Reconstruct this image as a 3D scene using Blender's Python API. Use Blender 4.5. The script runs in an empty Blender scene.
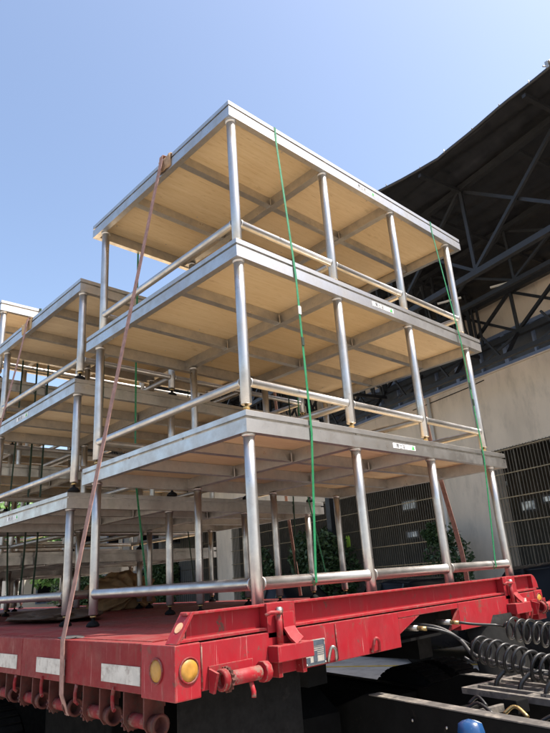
import bpy, bmesh, math, random
from mathutils import Vector, Matrix, noise as mnoise
random.seed(7)
R = math.radians
# ------------------------------------------------------------------ camera, sky, sun, exposure
GZ = 1.66                      # eye height above the ground; all heights below are relative to the eye, shifted at the end
sc = bpy.context.scene
F_PX, YAW, PITCH, ROLL = 596.68, R(44.364), R(19.36), R(-4.16)
fw = Vector((math.cos(PITCH)*math.sin(YAW), math.cos(PITCH)*math.cos(YAW), math.sin(PITCH)))
rt = Vector((math.cos(YAW), -math.sin(YAW), 0)); up = rt.cross(fw)
r2 = math.cos(ROLL)*rt + math.sin(ROLL)*up; u2 = -math.sin(ROLL)*rt + math.cos(ROLL)*up
cd = bpy.data.cameras.new('camera'); cam = bpy.data.objects.new('camera', cd)
sc.collection.objects.link(cam)
cam.matrix_world = Matrix(((r2.x, u2.x, -fw.x, 0), (r2.y, u2.y, -fw.y, 0), (r2.z, u2.z, -fw.z, GZ), (0, 0, 0, 1)))
cd.sensor_fit = 'VERTICAL'; cd.sensor_height = 24; cd.lens = F_PX/733*24
cd.clip_start = .05; cd.clip_end = 3000
sc.camera = cam

SUN_EL = R(61.5); SUN_DIR = Vector((.47, -.88, 0)).normalized()      # towards the sun, level part
w = bpy.data.worlds.new('World'); sc.world = w; w.use_nodes = True
wn = w.node_tree.nodes; bg = wn['Background']
sky = wn.new('ShaderNodeTexSky'); sky.sky_type = 'NISHITA'; sky.sun_disc = False
sky.sun_elevation = SUN_EL; sky.sun_rotation = math.atan2(SUN_DIR.x, SUN_DIR.y)
sky.air_density = 1.0; sky.dust_density = 3.0; sky.ozone_density = .55; sky.altitude = 50
w.node_tree.links.new(sky.outputs[0], bg.inputs[0]); bg.inputs[1].default_value = .15
sd = bpy.data.lights.new('sun', 'SUN'); sun = bpy.data.objects.new('sun', sd); sc.collection.objects.link(sun)
sd.energy = 4.2; sd.angle = R(.55); sd.color = (1, .93, .83)
to_sun = Vector((SUN_DIR.x*math.cos(SUN_EL), SUN_DIR.y*math.cos(SUN_EL), math.sin(SUN_EL)))
sun.rotation_euler = to_sun.to_track_quat('Z', 'Y').to_euler(); sun.location = (6, -10, 20)
sc.view_settings.view_transform = 'Standard'; sc.view_settings.look = 'None'
sc.view_settings.exposure = 1.0; sc.view_settings.gamma = 1
sc.render.engine = 'CYCLES'
sc.cycles.max_bounces = 14; sc.cycles.diffuse_bounces = 8; sc.cycles.glossy_bounces = 6
sc.cycles.use_denoising = True

# ------------------------------------------------------------------ materials
MATS = {}
def new_mat(name):
    m = bpy.data.materials.new(name); m.use_nodes = True
    nt = m.node_tree; b = nt.nodes['Principled BSDF']; MATS[name] = m
    return m, nt, b
def coords(nt, scale=(1, 1, 1), rnd=True):
    tc = nt.nodes.new('ShaderNodeTexCoord'); out = tc.outputs['Object']
    if rnd:
        oi = nt.nodes.new('ShaderNodeObjectInfo'); mu = nt.nodes.new('ShaderNodeMath'); mu.operation = 'MULTIPLY'
        mu.inputs[1].default_value = 53; nt.links.new(oi.outputs['Random'], mu.inputs[0])
        ad = nt.nodes.new('ShaderNodeVectorMath'); ad.operation = 'ADD'
        nt.links.new(out, ad.inputs[0]); nt.links.new(mu.outputs[0], ad.inputs[1]); out = ad.outputs[0]
    mp = nt.nodes.new('ShaderNodeMapping'); mp.inputs['Scale'].default_value = scale
    nt.links.new(out, mp.inputs['Vector'])
    return mp.outputs[0]
def noise(nt, co, scale, detail=6, rough=.6):
    n = nt.nodes.new('ShaderNodeTexNoise'); n.inputs['Scale'].default_value = scale
    n.inputs['Detail'].default_value = detail; n.inputs['Roughness'].default_value = rough
    nt.links.new(co, n.inputs['Vector']); return n.outputs['Fac']
def ramp(nt, fac, lo, hi, a=0., b=1.):
    r = nt.nodes.new('ShaderNodeMapRange'); r.inputs['From Min'].default_value = lo; r.inputs['From Max'].default_value = hi
    r.inputs['To Min'].default_value = a; r.inputs['To Max'].default_value = b
    nt.links.new(fac, r.inputs['Value']); return r.outputs[0]
def mix(nt, fac, a, b):
    m = nt.nodes.new('ShaderNodeMix'); m.data_type = 'RGBA'
    nt.links.new(fac, m.inputs[0])
    for s, v in ((m.inputs[6], a), (m.inputs[7], b)):
        if isinstance(v, tuple): s.default_value = (*v, 1)
        else: nt.links.new(v, s)
    return m.outputs[2]
def bump(nt, b, h, strength=.2, dist=.01):
    bp = nt.nodes.new('ShaderNodeBump'); bp.inputs['Strength'].default_value = strength; bp.inputs['Distance'].default_value = dist
    nt.links.new(h, bp.inputs['Height']); nt.links.new(bp.outputs[0], b.inputs['Normal'])
def simple(name, col, rough=.6, metal=0, var=.25, scale=8, dirt=None, stretch=(1, 1, 1), bmp=0):
    m, nt, b = new_mat(name); co = coords(nt, stretch)
    n = noise(nt, co, scale)
    dark = tuple(c*(1-var) for c in col); light = tuple(min(1, c*(1+var*.6)) for c in col)
    c = mix(nt, ramp(nt, n, .3, .7), dark, light)
    if dirt:
        dc, lo, hi, sc_ = dirt
        c = mix(nt, ramp(nt, noise(nt, co, sc_, 8, .7), lo, hi), c, dc)
    nt.links.new(c, b.inputs['Base Color'])
    nt.links.new(ramp(nt, noise(nt, co, scale*2.3), .3, .7, max(.05, rough-.12), min(1, rough+.12)), b.inputs['Roughness'])
    b.inputs['Metallic'].default_value = metal
    if bmp: bump(nt, b, n, bmp)
    return m
def build_materials():
    # aluminium: long brushed streaks, handling smudges
    for nm, col, rg in (('aluminium', (.63, .61, .575), .34), ('tube', (.61, .59, .56), .32)):
        m, nt, b = new_mat(nm); co = coords(nt, (1, 1, 1))
        n1 = noise(nt, co, 7, 8, .65); n2 = noise(nt, co, 60, 3)
        c = mix(nt, ramp(nt, n1, .35, .75), col, tuple(x*.62 for x in col))
        c = mix(nt, ramp(nt, noise(nt, co, 18, 9, .75), .62, .74), c, (.30, .27, .22))
        nt.links.new(c, b.inputs['Base Color']); b.inputs['Metallic'].default_value = .95
        nt.links.new(ramp(nt, n1, .3, .7, rg-.08, rg+.18), b.inputs['Roughness'])
        bump(nt, b, n2, .05, .003)
    # plywood: grain along x, dark dashes
    m, nt, b = new_mat('plywood')
    g = noise(nt, coords(nt, (1.1, 16, 4)), 2.2, 8, .65); d = noise(nt, coords(nt, (5, 75, 10)), 2.0, 3, .5)
    l = noise(nt, coords(nt, (1, 1, 1)), 1.2, 4)
    c = mix(nt, ramp(nt, g, .3, .72), (.70, .545, .345), (.60, .44, .255))
    c = mix(nt, ramp(nt, d, .60, .72, 0, .6), c, (.33, .20, .095))
    c = mix(nt, ramp(nt, l, .5, .8, 0, .35), c, (.50, .35, .19))
    c = mix(nt, ramp(nt, noise(nt, coords(nt, (2.2, 5, 2)), 1.1, 9, .72), .62, .72, 0, .6), c, (.22, .14, .07))
    oi = nt.nodes.new('ShaderNodeObjectInfo'); hs_ = nt.nodes.new('ShaderNodeHueSaturation')
    nt.links.new(ramp(nt, oi.outputs['Random'], 0, 1, .80, 1.08), hs_.inputs['Value']); nt.links.new(ramp(nt, oi.outputs['Random'], 0, 1, 1.12, .9), hs_.inputs['Saturation'])
    nt.links.new(c, hs_.inputs['Color']); c = hs_.outputs[0]
    nt.links.new(c, b.inputs['Base Color']); b.inputs['Roughness'].default_value = .7
    bump(nt, b, g, .12, .004)
    # water stained edge of a sheet
    # trailer red: chipped, chalky, rust
    for nm, col in (('red_paint', (.315, .006, .0145)), ('red_faded', (.205, .0085, .0125))):
        m, nt, b = new_mat(nm); co = coords(nt)
        n1 = noise(nt, co, 3, 8, .65); n2 = noise(nt, co, 11, 9, .72)
        c = mix(nt, ramp(nt, n1, .3, .75), col, tuple(x*.62+.012 for x in col))
        sc_ = noise(nt, coords(nt, (60, 40, 3)), 1.3, 5, .6)
        c = mix(nt, ramp(nt, sc_, .64, .74, 0, .6), c, (.46, .22, .20))
        stv = noise(nt, coords(nt, (9, 9, 1.2)), 2.0, 6, .65)
        c = mix(nt, ramp(nt, stv, .55, .75, 0, .45 if nm == 'red_paint' else .7), c, (.16, .05, .04))
        c = mix(nt, ramp(nt, noise(nt, co, 4.5, 10, .75), .60, .68, 0, .85), c, (.13, .05, .035))
        c = mix(nt, ramp(nt, n2, .61, .68), c, (.10, .05, .038))
        c = mix(nt, ramp(nt, noise(nt, co, 26, 8, .7), .69, .73), c, (.45, .36, .30))
        bv = nt.nodes.new('ShaderNodeBevel'); bv.samples = 4; bv.inputs['Radius'].default_value = .009
        ge = nt.nodes.new('ShaderNodeNewGeometry'); dt = nt.nodes.new('ShaderNodeVectorMath'); dt.operation = 'DOT_PRODUCT'
        nt.links.new(bv.outputs[0], dt.inputs[0]); nt.links.new(ge.outputs['True Normal'], dt.inputs[1])
        em = nt.nodes.new('ShaderNodeMath'); em.operation = 'MULTIPLY'
        nt.links.new(ramp(nt, dt.outputs['Value'], .97, .86), em.inputs[0]); nt.links.new(ramp(nt, noise(nt, co, 30, 6, .7), .46, .58), em.inputs[1])
        c = mix(nt, em.outputs[0], c, (.20, .12, .095))
        sx = nt.nodes.new('ShaderNodeSeparateXYZ'); nt.links.new(ge.outputs['Normal'], sx.inputs[0])
        du = nt.nodes.new('ShaderNodeMath'); du.operation = 'MULTIPLY'
        nt.links.new(ramp(nt, sx.outputs['Z'], .3, .95), du.inputs[0]); nt.links.new(ramp(nt, noise(nt, co, 6, 8, .7), .35, .7, .03, .28), du.inputs[1])
        c = mix(nt, du.outputs[0], c, (.36, .22, .19))
        c = mix(nt, ramp(nt, noise(nt, coords(nt, (14, 14, 2.0)), 1.5, 9, .75), .50, .74, 0, .35), c, (.22, .035, .036) if nm == 'red_paint' else (.15, .04, .036))
        nt.links.new(c, b.inputs['Base Color'])
        nt.links.new(ramp(nt, n2, .3, .7, .38, .75), b.inputs['Roughness'])
        b.inputs['Specular IOR Level'].default_value = .30 if nm == 'red_paint' else .15
        bump(nt, b, n2, .1, .004)
    # worn tread plate deck
    m, nt, b = new_mat('deck'); co = coords(nt)
    n1 = noise(nt, co, 2.2, 8, .65); n2 = noise(nt, co, 14, 8, .7)
    c = mix(nt, ramp(nt, n1, .35, .68), (.30, .032, .031), (.15, .046, .039))
    c = mix(nt, ramp(nt, n2, .54, .68), c, (.12, .055, .042))
    nt.links.new(c, b.inputs['Base Color']); nt.links.new(ramp(nt, n2, .3, .7, .38, .7), b.inputs['Roughness'])
    vo = nt.nodes.new('ShaderNodeTexVoronoi'); vo.inputs['Scale'].default_value = 34
    mp = coords(nt, (1, 1.8, 1), False); nt.links.new(mp, vo.inputs['Vector'])
    bump(nt, b, ramp(nt, vo.outputs['Distance'], .1, .5, 1, 0), .5, .006)
    simple('black_steel', (.007, .007, .007), .62, 0, .3, 9, ((.045, .036, .03), .62, .75, 14))
    simple('underbody', (.006, .006, .006), .85, 0, .3, 9)
    simple('canopy_steel', (.013, .013, .014), .5, .0, .3, 5, ((.07, .06, .055), .66, .8, 9))
    simple('rubber', (.010, .010, .010), .8, 0, .4, 20, ((.035, .032, .029), .6, .8, 8))
    simple('hose', (.008, .008, .009), .42, 0, .3, 20)
    simple('braid', (.10, .095, .09), .6, .2, .5, 160)
    simple('tarp', (.015, .015, .0165), .42, 0, .4, 2.6, None, (.5, 1.4, 1), .8)
    simple('wall_render', (.73, .60, .455), .9, 0, .16, 1.0, ((.50, .41, .31), .52, .75, 2.5), (1, 1, .35), .06)
    simple('wall_pale', (.66, .62, .55), .9, 0, .10, .6)
    simple('concrete', (.38, .35, .305), .9, 0, .18, .5, ((.20, .185, .165), .5, .72, 2.4), (1, 1, 1), .15)
    simple('yellow_line', (.55, .38, .05), .8, 0, .3, 6, ((.34, .31, .27), .55, .68, 12))
    simple('blue_frame', (.20, .25, .36), .5, .3, .2, 5)
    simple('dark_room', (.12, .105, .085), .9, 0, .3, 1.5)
    simple('grille_bar', (.14, .115, .08), .55, .2, .3, 10)
    simple('grille_rail', (.30, .22, .125), .5, .5, .3, 10)
    simple('strap_brown', (.30, .17, .14), .85, 0, .35, 30, ((.12, .08, .06), .6, .8, 14), (1, 1, 1), .3)
    simple('strap_tan', (.34, .22, .13), .85, 0, .35, 30, ((.16, .10, .07), .6, .8, 14), (1, 1, 1), .3)
    simple('band_green', (.025, .19, .08), .3, 0, .2, 16)
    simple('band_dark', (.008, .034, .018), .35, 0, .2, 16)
    simple('band_mark', (.02, .04, .025), .5, 0, .2, 16)
    simple('card', (.42, .28, .14), .85, 0, .3, 12, ((.22, .14, .075), .55, .75, 9), (1, 1, 1), .3)
    simple('sack', (.36, .22, .105), .8, 0, .35, 9, ((.24, .10, .05), .6, .72, 5), (1, 1, 1), .3)
    simple('dark_tarp', (.085, .05, .028), .7, 0, .35, 6, None, (1, 1, 1), .3)
    simple('reflector', (.40, .20, .03), .5, 0, .25, 30, ((.40, .22, .05), .55, .75, 20))
    simple('white_tape', (.50, .47, .42), .6, 0, .2, 14, ((.20, .15, .125), .50, .70, 18))
    simple('orange_disc', (.62, .36, .20), .6, 0, .25, 40, ((.35, .12, .08), .55, .7, 30))
    simple('brass', (.50, .36, .16), .4, .9, .25, 20)
    simple('steel', (.45, .43, .40), .4, .9, .3, 20, ((.25, .13, .07), .55, .72, 14))
    simple('sticker', (.80, .80, .79), .5, 0, .05, 20)
    simple('ink', (.03, .03, .035), .6, 0, .1, 20)
    simple('ink_green', (.05, .42, .08), .6, 0, .1, 20)
    simple('catwalk', (.13, .12, .11), .6, .3, .4, 14, ((.36, .32, .27), .5, .7, 9))
    simple('winch_iron', (.10, .032, .026), .65, .2, .4, 14, ((.06, .04, .032), .5, .7, 20))
    simple('plate', (.44, .41, .36), .5, .3, .25, 30, ((.2, .17, .13), .58, .75, 25))
    simple('plate_dark', (.075, .095, .12), .5, .2, .3, 30)
    simple('car_paint', (.010, .010, .011), .32, 0, .2, 4)
    simple('car_grey', (.05, .052, .055), .25, .3, .2, 4)
    simple('blue_tank', (.012, .060, .175), .35, 0, .25, 8, ((.62, .68, .72), .60, .66, 13))
    simple('bark', (.10, .07, .05), .9, 0, .4, 12)
    simple('hi_vis', (.55, .80, .08), .6, 0, .15, 10)
    simple('hub', (.55, .55, .56), .3, .8, .2, 10)
    simple('lamp_glass', (.5, .05, .03), .25, 0, .2, 10)
    m, nt, b = new_mat('glass'); b.inputs['Base Color'].default_value = (.008, .008, .009, 1); b.inputs['Roughness'].default_value = .3; b.inputs['Specular IOR Level'].default_value = .3
    m, nt, b = new_mat('daylight_glow'); co = coords(nt)  # emission stands in for daylight seen through far windows, no lamp
    b.inputs['Base Color'].default_value = (.5, .5, .48, 1); nt.links.new(mix(nt, ramp(nt, noise(nt, co, 5, 4), .45, .62), (.02, .025, .015), (.8, .85, .8)), b.inputs['Emission Color']); b.inputs['Emission Strength'].default_value = .13
    m, nt, b = new_mat('clerestory'); co = coords(nt)
    nt.links.new(mix(nt, ramp(nt, noise(nt, co, .8), .3, .7), (.05, .055, .06), (.12, .125, .13)), b.inputs['Base Color'])
    b.inputs['Roughness'].default_value = .15
    for nm, a, c2 in (('leaf_dark', (.015, .036, .010), (.075, .12, .034)), ('leaf_light', (.07, .16, .03), (.14, .26, .06))):
        m, nt, b = new_mat(nm); co = coords(nt)
        c = mix(nt, ramp(nt, noise(nt, co, 9, 3), .35, .65), a, c2)
        nt.links.new(c, b.inputs['Base Color']); b.inputs['Roughness'].default_value = .55
        b.inputs['Transmission Weight'].default_value = 0
build_materials()
for k, v in (('black_steel', .12), ('underbody', .05), ('rubber', .15), ('glass', .08), ('car_paint', .2), ('winch_iron', .2)): MATS[k].node_tree.nodes['Principled BSDF'].inputs['Specular IOR Level'].default_value = v

# ------------------------------------------------------------------ mesh helpers
class MB:
    def __init__(s): s.v = []; s.f = []; s.sm = []
    def add(s, vs, fs, smooth=False):
        o = len(s.v); s.v += [tuple(v) for v in vs]
        for f in fs: s.f.append(tuple(i+o for i in f)); s.sm.append(smooth)
        return s
    def box(s, x0, x1, y0, y1, z0, z1):
        return s.add([(x0,y0,z0),(x1,y0,z0),(x1,y1,z0),(x0,y1,z0),(x0,y0,z1),(x1,y0,z1),(x1,y1,z1),(x0,y1,z1)],
                     [(0,3,2,1),(4,5,6,7),(0,1,5,4),(1,2,6,5),(2,3,7,6),(3,0,4,7)])
    def bar(s, p, q, wd, ht, upv=(0,0,1)):
        p, q, u = Vector(p), Vector(q), Vector(upv); d = (q-p).normalized()
        a = d.cross(u)
        if a.length < 1e-3: a = d.cross(Vector((1,0,0)))
        a.normalize(); b = a.cross(d).normalized(); a = a*wd/2; b = b*ht/2
        vs = [p-a-b,p+a-b,p+a+b,p-a+b,q-a-b,q+a-b,q+a+b,q-a+b]
        return s.add(vs, [(0,1,2,3),(7,6,5,4),(0,4,5,1),(1,5,6,2),(2,6,7,3),(3,7,4,0)])
    def tube(s, pts, r, n=12, caps=True, rs=None):
        pts = [Vector(p) for p in pts]; rings = []; prev = None
        for i, p in enumerate(pts):
            d = (pts[min(i+1, len(pts)-1)]-pts[max(i-1, 0)]).normalized()
            if prev is None:
                a = d.cross(Vector((0,0,1)))
                if a.length < .05: a = d.cross(Vector((1,0,0)))
            else: a = prev - d*prev.dot(d)
            a.normalize(); prev = a; b = d.cross(a); rr = rs[i] if rs else r
            rings.append([p+(a*math.cos(t)+b*math.sin(t))*rr for t in (2*math.pi*k/n for k in range(n))])
        vs = [v for g in rings for v in g]; fs = []
        for i in range(len(pts)-1):
            for k in range(n):
                k2 = (k+1) % n; fs.append((i*n+k, i*n+k2, (i+1)*n+k2, (i+1)*n+k))
        s.add(vs, fs, True)
        if caps:
            o = len(s.v)-len(vs); m = (len(pts)-1)*n
            s.f.append(tuple(o+k for k in reversed(range(n)))); s.sm.append(False)
            s.f.append(tuple(o+m+k for k in range(n))); s.sm.append(False)
        return s
    def lathe(s, prof, c=(0,0,0), axis='z', n=16, smooth=True):
        c = Vector(c); vs = []; fs = []
        for r, h in prof:
            for k in range(n):
                t = 2*math.pi*k/n; a, b = r*math.cos(t), r*math.sin(t)
                vs.append(c+Vector({'z':(a,b,h),'x':(h,a,b),'y':(b,h,a)}[axis]))
        for i in range(len(prof)-1):
            for k in range(n):
                k2 = (k+1) % n; fs.append((i*n+k, i*n+k2, (i+1)*n+k2, (i+1)*n+k))
        s.add(vs, fs, smooth)
        o = len(s.v)-len(vs)
        if prof[0][0] > 1e-4: s.f.append(tuple(o+k for k in reversed(range(n)))); s.sm.append(False)
        if prof[-1][0] > 1e-4: s.f.append(tuple(o+(len(prof)-1)*n+k for k in range(n))); s.sm.append(False)
        return s
    def prism(s, poly, fn, a, b):
        n = len(poly); vs = [fn(p, a) for p in poly]+[fn(p, b) for p in poly]
        fs = [tuple(range(n)), tuple(reversed(range(n, 2*n)))]+[(i, n+i, n+(i+1) % n, (i+1) % n) for i in range(n)]
        return s.add(vs, fs)
    def ribbon(s, pts, wdirs, width, th=.003):
        pts = [Vector(p) for p in pts]
        if not isinstance(wdirs, list): wdirs = [wdirs]*len(pts)
        vs = []
        for i, p in enumerate(pts):
            d = (pts[min(i+1, len(pts)-1)]-pts[max(i-1, 0)]).normalized()
            wv = Vector(wdirs[i]); wv = (wv-d*wv.dot(d)).normalized()*width/2; nn = d.cross(wv).normalized()*th/2
            vs += [p-wv-nn, p+wv-nn, p+wv+nn, p-wv+nn]
        fs = []
        for i in range(len(pts)-1):
            a, b = 4*i, 4*i+4
            for k in range(4): fs.append((a+k, a+(k+1) % 4, b+(k+1) % 4, b+k))
        m = 4*(len(pts)-1); fs += [(3,2,1,0), (m, m+1, m+2, m+3)]
        return s.add(vs, fs)
    def mesh(s, name, mat, off=(0,0,0), bev=0):
        me = bpy.data.meshes.new(name); o = Vector(off)
        me.from_pydata([Vector(v)-o for v in s.v], [], s.f)
        me.polygons.foreach_set('use_smooth', s.sm)
        bm = bmesh.new(); bm.from_mesh(me)
        bmesh.ops.recalc_face_normals(bm, faces=bm.faces)
        if bev: bmesh.ops.bevel(bm, geom=bm.edges[:], offset=bev, segments=2, profile=.6, affect='EDGES', clamp_overlap=True)
        bm.to_mesh(me); bm.free()
        me.materials.append(MATS[mat]); return me
COL = sc.collection
def link(name, me, parent=None, loc=(0,0,0)):
    o = bpy.data.objects.new(name, me); COL.objects.link(o); o.location = loc
    if parent: o.parent = parent
    return o
def tag(o, label, cat, group=None, kind=None):
    o['label'] = label
    if cat: o['category'] = cat
    if group: o['group'] = group
    if kind: o['kind'] = kind
    return o
def thing(name, label, cat, loc, group=None, rz=0):
    o = bpy.data.objects.new(name, None); COL.objects.link(o); o.location = loc; o.rotation_euler.z = rz
    o.empty_display_size = .1
    return tag(o, label, cat, group)
def wpos(o):
    p = Vector((0,0,0))
    while o: p += o.location; o = o.parent
    return p
def part(name, mb, mat, parent, bev=0, local=False):
    off = (0,0,0) if local else wpos(parent)
    return link(name, mb.mesh(name, mat, off, bev), parent)
def solo(name, mb, mat, label, cat, group=None, kind=None, bev=0):
    xs = [v[0] for v in mb.v]; ys = [v[1] for v in mb.v]; zs = [v[2] for v in mb.v]
    c = ((min(xs)+max(xs))/2, (min(ys)+max(ys))/2, min(zs))
    return tag(link(name, mb.mesh(name, mat, c, bev), None, c), label, cat, group, kind)
def smooth_path(pts, n=6):
    P = [Vector(p) for p in pts]; out = []
    for i in range(len(P)-1):
        p0, p1, p2, p3 = P[max(i-1,0)], P[i], P[i+1], P[min(i+2,len(P)-1)]
        for k in range(n):
            t = k/n
            out.append(.5*((2*p1)+(p2-p0)*t+(2*p0-5*p1+4*p2-p3)*t*t+(3*p1-p0-3*p2+p3)*t**3))
    out.append(P[-1]); return out
def text_mesh(body, size):
    c = bpy.data.curves.new('t', 'FONT'); c.body = body; c.size = size
    o = bpy.data.objects.new('t', c); COL.objects.link(o)
    dg = bpy.context.evaluated_depsgraph_get(); me = bpy.data.meshes.new_from_object(o.evaluated_get(dg))
    bpy.data.objects.remove(o); return me

# ------------------------------------------------------------------ ground
g = MB().add([(-300,-300,-GZ),(300,-300,-GZ),(300,300,-GZ),(-300,300,-GZ)], [(0,1,2,3)])
ground = link('ground', g.mesh('ground', 'concrete')); ground['kind'] = 'structure'
ground['label'] = 'grey concrete yard under the trailer'
TH = R(13.5); DV = Vector((math.sin(TH), math.cos(TH), 0)); NV = Vector((math.cos(TH), -math.sin(TH), 0))
def wp(d, n, z): return DV*d + NV*n + Vector((0,0,z))
for a, b in (((8.6, 9.6), (10.6, 5.2)), ((7.2, 11), (9.0, 10.4)), ((11.9, 6.0), (10.9, 1.5))):
    part('painted_line', MB().bar((*a, -GZ+.004), (*b, -GZ+.004), .10, .004), 'yellow_line', ground)

# ------------------------------------------------------------------ building along the yard
bld = thing('building', 'beige rendered building with dark barred openings and a strip of high windows', 'building', wp(10, 13, -GZ))
def wallbox(d0, d1, n0, n1, z0, z1, name='wall', mat='wall_render'):
    m = MB(); c = [wp(d0,n0,0), wp(d1,n0,0), wp(d1,n1,0), wp(d0,n1,0)]
    vs = [(p.x,p.y,z0) for p in c]+[(p.x,p.y,z1) for p in c]
    m.add(vs, [(0,3,2,1),(4,5,6,7),(0,1,5,4),(1,2,6,5),(2,3,7,6),(3,0,4,7)])
    return part(name, m, mat, bld)
WN = 13.0
openings = [(-6, 10.85, 2.74), (13.1, 26.9, 2.52), (28.8, 39.5, 2.52), (41.5, 52, 2.52)]
wallbox(-8, 54, WN, WN+.35, 2.75, 4.84)                       # band above the barred openings
wallbox(-8, 54, WN, WN+.35, 5.80, 7.15)                       # band above the clerestory
wallbox(-8, 54, WN-.04, WN, 4.80, 4.838, 'ledge', 'wall_render')
edges_ = [-8]+[e for o in openings for e in o[:2]]+[54]
for i in range(0, len(edges_), 2):
    wallbox(edges_[i], edges_[i+1], WN, WN+.35, -GZ, 2.75, 'pier')
for (a, b, zt) in openings[1:]:
    wallbox(a, b, WN+.003, WN+.35, zt, 2.75, 'lintel')
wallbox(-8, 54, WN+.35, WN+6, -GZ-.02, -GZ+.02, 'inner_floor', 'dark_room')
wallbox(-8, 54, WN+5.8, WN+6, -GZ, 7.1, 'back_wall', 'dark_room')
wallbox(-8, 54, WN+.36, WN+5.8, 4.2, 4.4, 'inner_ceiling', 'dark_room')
wallbox(-8, 54, WN-.1, WN+7, 7.15, 7.35, 'roof', 'canopy_steel')
wallbox(-8.3, -8, WN, WN+6, -GZ, 7.1, 'end_wall'); wallbox(54, 54.3, WN, WN+6, -GZ, 7.1, 'end_wall')
# panes glimpsed behind the bars, their daylight put in as glow
for d, zz, hh, ww in ((15.1, 1.82, .26, .62), (15.2, .92, .16, .50), (11.35, 1.95, .12, .16), (10.6, 1.22, .22, .42), (10.0, 1.36, .12, .3), (19.4, 1.7, .3, .5), (9.2, 1.9, .2, .3)):
    wf = wallbox(d-.05, d+ww+.05, WN+1.02, WN+1.04, zz-.05, zz+hh+.05, 'inner_window', 'dark_room')
    part('pane', MB().add([wp(d, WN+1.015, zz), wp(d+ww, WN+1.015, zz), wp(d+ww, WN+1.015, zz+hh), wp(d, WN+1.015, zz+hh)], [(0,1,2,3)]), 'daylight_glow', wf)
# clerestory: panes and blue-grey frames
for k in range(34):
    d0 = -6+k*1.75
    if d0 > 52: break
    pane = wallbox(d0+.06, d0+1.69, WN+.12, WN+.15, 4.92, 5.74, 'pane', 'clerestory')
    wallbox(d0-.06, d0+.06, WN-.02, WN+.2, 4.842, 5.798, 'mullion', 'blue_frame')
    wallbox(d0+.84, d0+.90, WN+.02, WN+.118, 4.92, 5.74, 'mullion', 'blue_frame')
wallbox(-8, 54, WN-.012, WN+.2, 4.842, 4.93, 'window_rail', 'blue_frame'); wallbox(-8, 54, WN-.012, WN+.2, 5.70, 5.797, 'window_rail', 'blue_frame')
# thin cable on the wall
part('cable', MB().tube([wp(13.5,WN-.02,4.62), wp(11.2,WN-.02,4.66), wp(10.6,WN-.02,4.70)], .012, 6), 'black_steel', bld)
part('pipe', MB().tube([wp(12.75, WN-.06, -GZ), wp(12.75, WN-.06, 4.78)], .045, 10), 'wall_pale', bld)
# grilles
barme = {}
def grille(d0, d1, zt, step, zb=-1.3):
    gr = link('grille', None, bld, Vector(wp(d0, WN-.03, zb))-Vector(bld.location)); gr.rotation_euler.z = -TH
    key = round(zt, 2)
    if key not in barme: barme[key] = MB().box(-.0075, .0075, -.0075, .0075, 0, zt-zb).mesh('bar', 'grille_bar')
    n = int((d1-d0)/step)
    for i in range(1, n): link('bar', barme[key], gr, (0, i*step, 0))
    rl = MB().box(-.026, -.0105, 0, d1-d0, -.013, .013).mesh('rail', 'grille_rail')
    zz = zt-.06
    while zz > zb: link('rail', rl, gr, (0, 0, zz-zb)); zz -= .60
    for i in range(0, n, 18): link('bar', barme[key], gr, (.026, i*step+.04, 0))
grille(4.8, 10.95, 2.76, .098); grille(13.0, 27.0, 2.53, .10); grille(28.7, 39.6, 2.53, .3)

# ------------------------------------------------------------------ canopy of trusses with black sheet
can = thing('canopy', 'black steel truss canopy roofed with a black wrinkled sheet beside the building', 'canopy', wp(8, 11, -GZ))
D0, D1 = 2.6, 40
def edge_n(d):
    if d < 6.6: return 8.0
    return 8.0-.55*min(1, (d-6.6)/1.6)
def edge_z(d):
    return 7.48+.02*math.sin(d*1.3)+.012*math.sin(d*4.1)
m = MB(); ND, NN = 200, 60; vs = []
for i in range(ND+1):
    d = D0+(D1-D0)*i/ND; e = edge_n(d)
    for j in range(NN+1):
        t = j/NN; n = e+(13.05-e)*t
        z = edge_z(d)*(1-t)+7.02*t + .2*math.sin(math.pi*t)
        wv = mnoise.noise((d*.5, n*2.2, 3.1))*.07+mnoise.noise((d*.45, n*6+d*.6, .4))*.06
        z += wv*(1 if j else .4)
        p = wp(d, n, z); vs.append(p)
k_ = NN+1
m.add(vs, [(i*k_+j, (i+1)*k_+j, (i+1)*k_+j+1, i*k_+j+1) for i in range(ND) for j in range(NN)], True)
o = part('sheet', m, 'tarp', can); md = o.modifiers.new('thick', 'SOLIDIFY'); md.thickness = .012
# folded hem of the sheet and lashing eyelets
hem = [wp(d, edge_n(d), edge_z(d)-.02) for d in [D0+.25*i for i in range(int((D1-D0)/.25)+1)]]
part('hem', MB().tube(hem, .035, 8), 'tarp', can)
for i in range(18):
    d = 2.7+i*.62+random.uniform(-.12, .12); p = wp(d, edge_n(d)-.03, edge_z(d)+.035)
    part('lashing', MB().tube([p+Vector((0,0,-.06)), p+Vector((0,0,random.uniform(-.02, .008)))], .010, 6), 'steel' if i % 3 == 0 else 'braid', can)
def chord(n, z, d0=D0, d1=D1, s=.13):
    return part('chord', MB().bar(wp(d0,n,z), wp(d1,n,z), s, s), 'canopy_steel', can)
def web(a, b, s=.075):
    return part('web', MB().bar(wp(*a), wp(*b), s, s), 'canopy_steel', can)
def truss(n, zt, zb, nodes, x=True, s=.075):
    for i, d in enumerate(nodes):
        web((d, n, zt-.05), (d, n, zb+.05), s)
        if i+1 < len(nodes):
            web((d, n-.02, zt-.04), (nodes[i+1], n-.02, zb+.04), s)
            if x: web((nodes[i+1], n+.07, zt-.04), (d, n+.07, zb+.04), s)
n1 = [7.03+2.4*k for k in range(-1, 12)]
chord(9, 7.36, s=.12); chord(9, 5.40, s=.115); truss(9, 7.36, 5.40, n1, s=.065)
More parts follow.
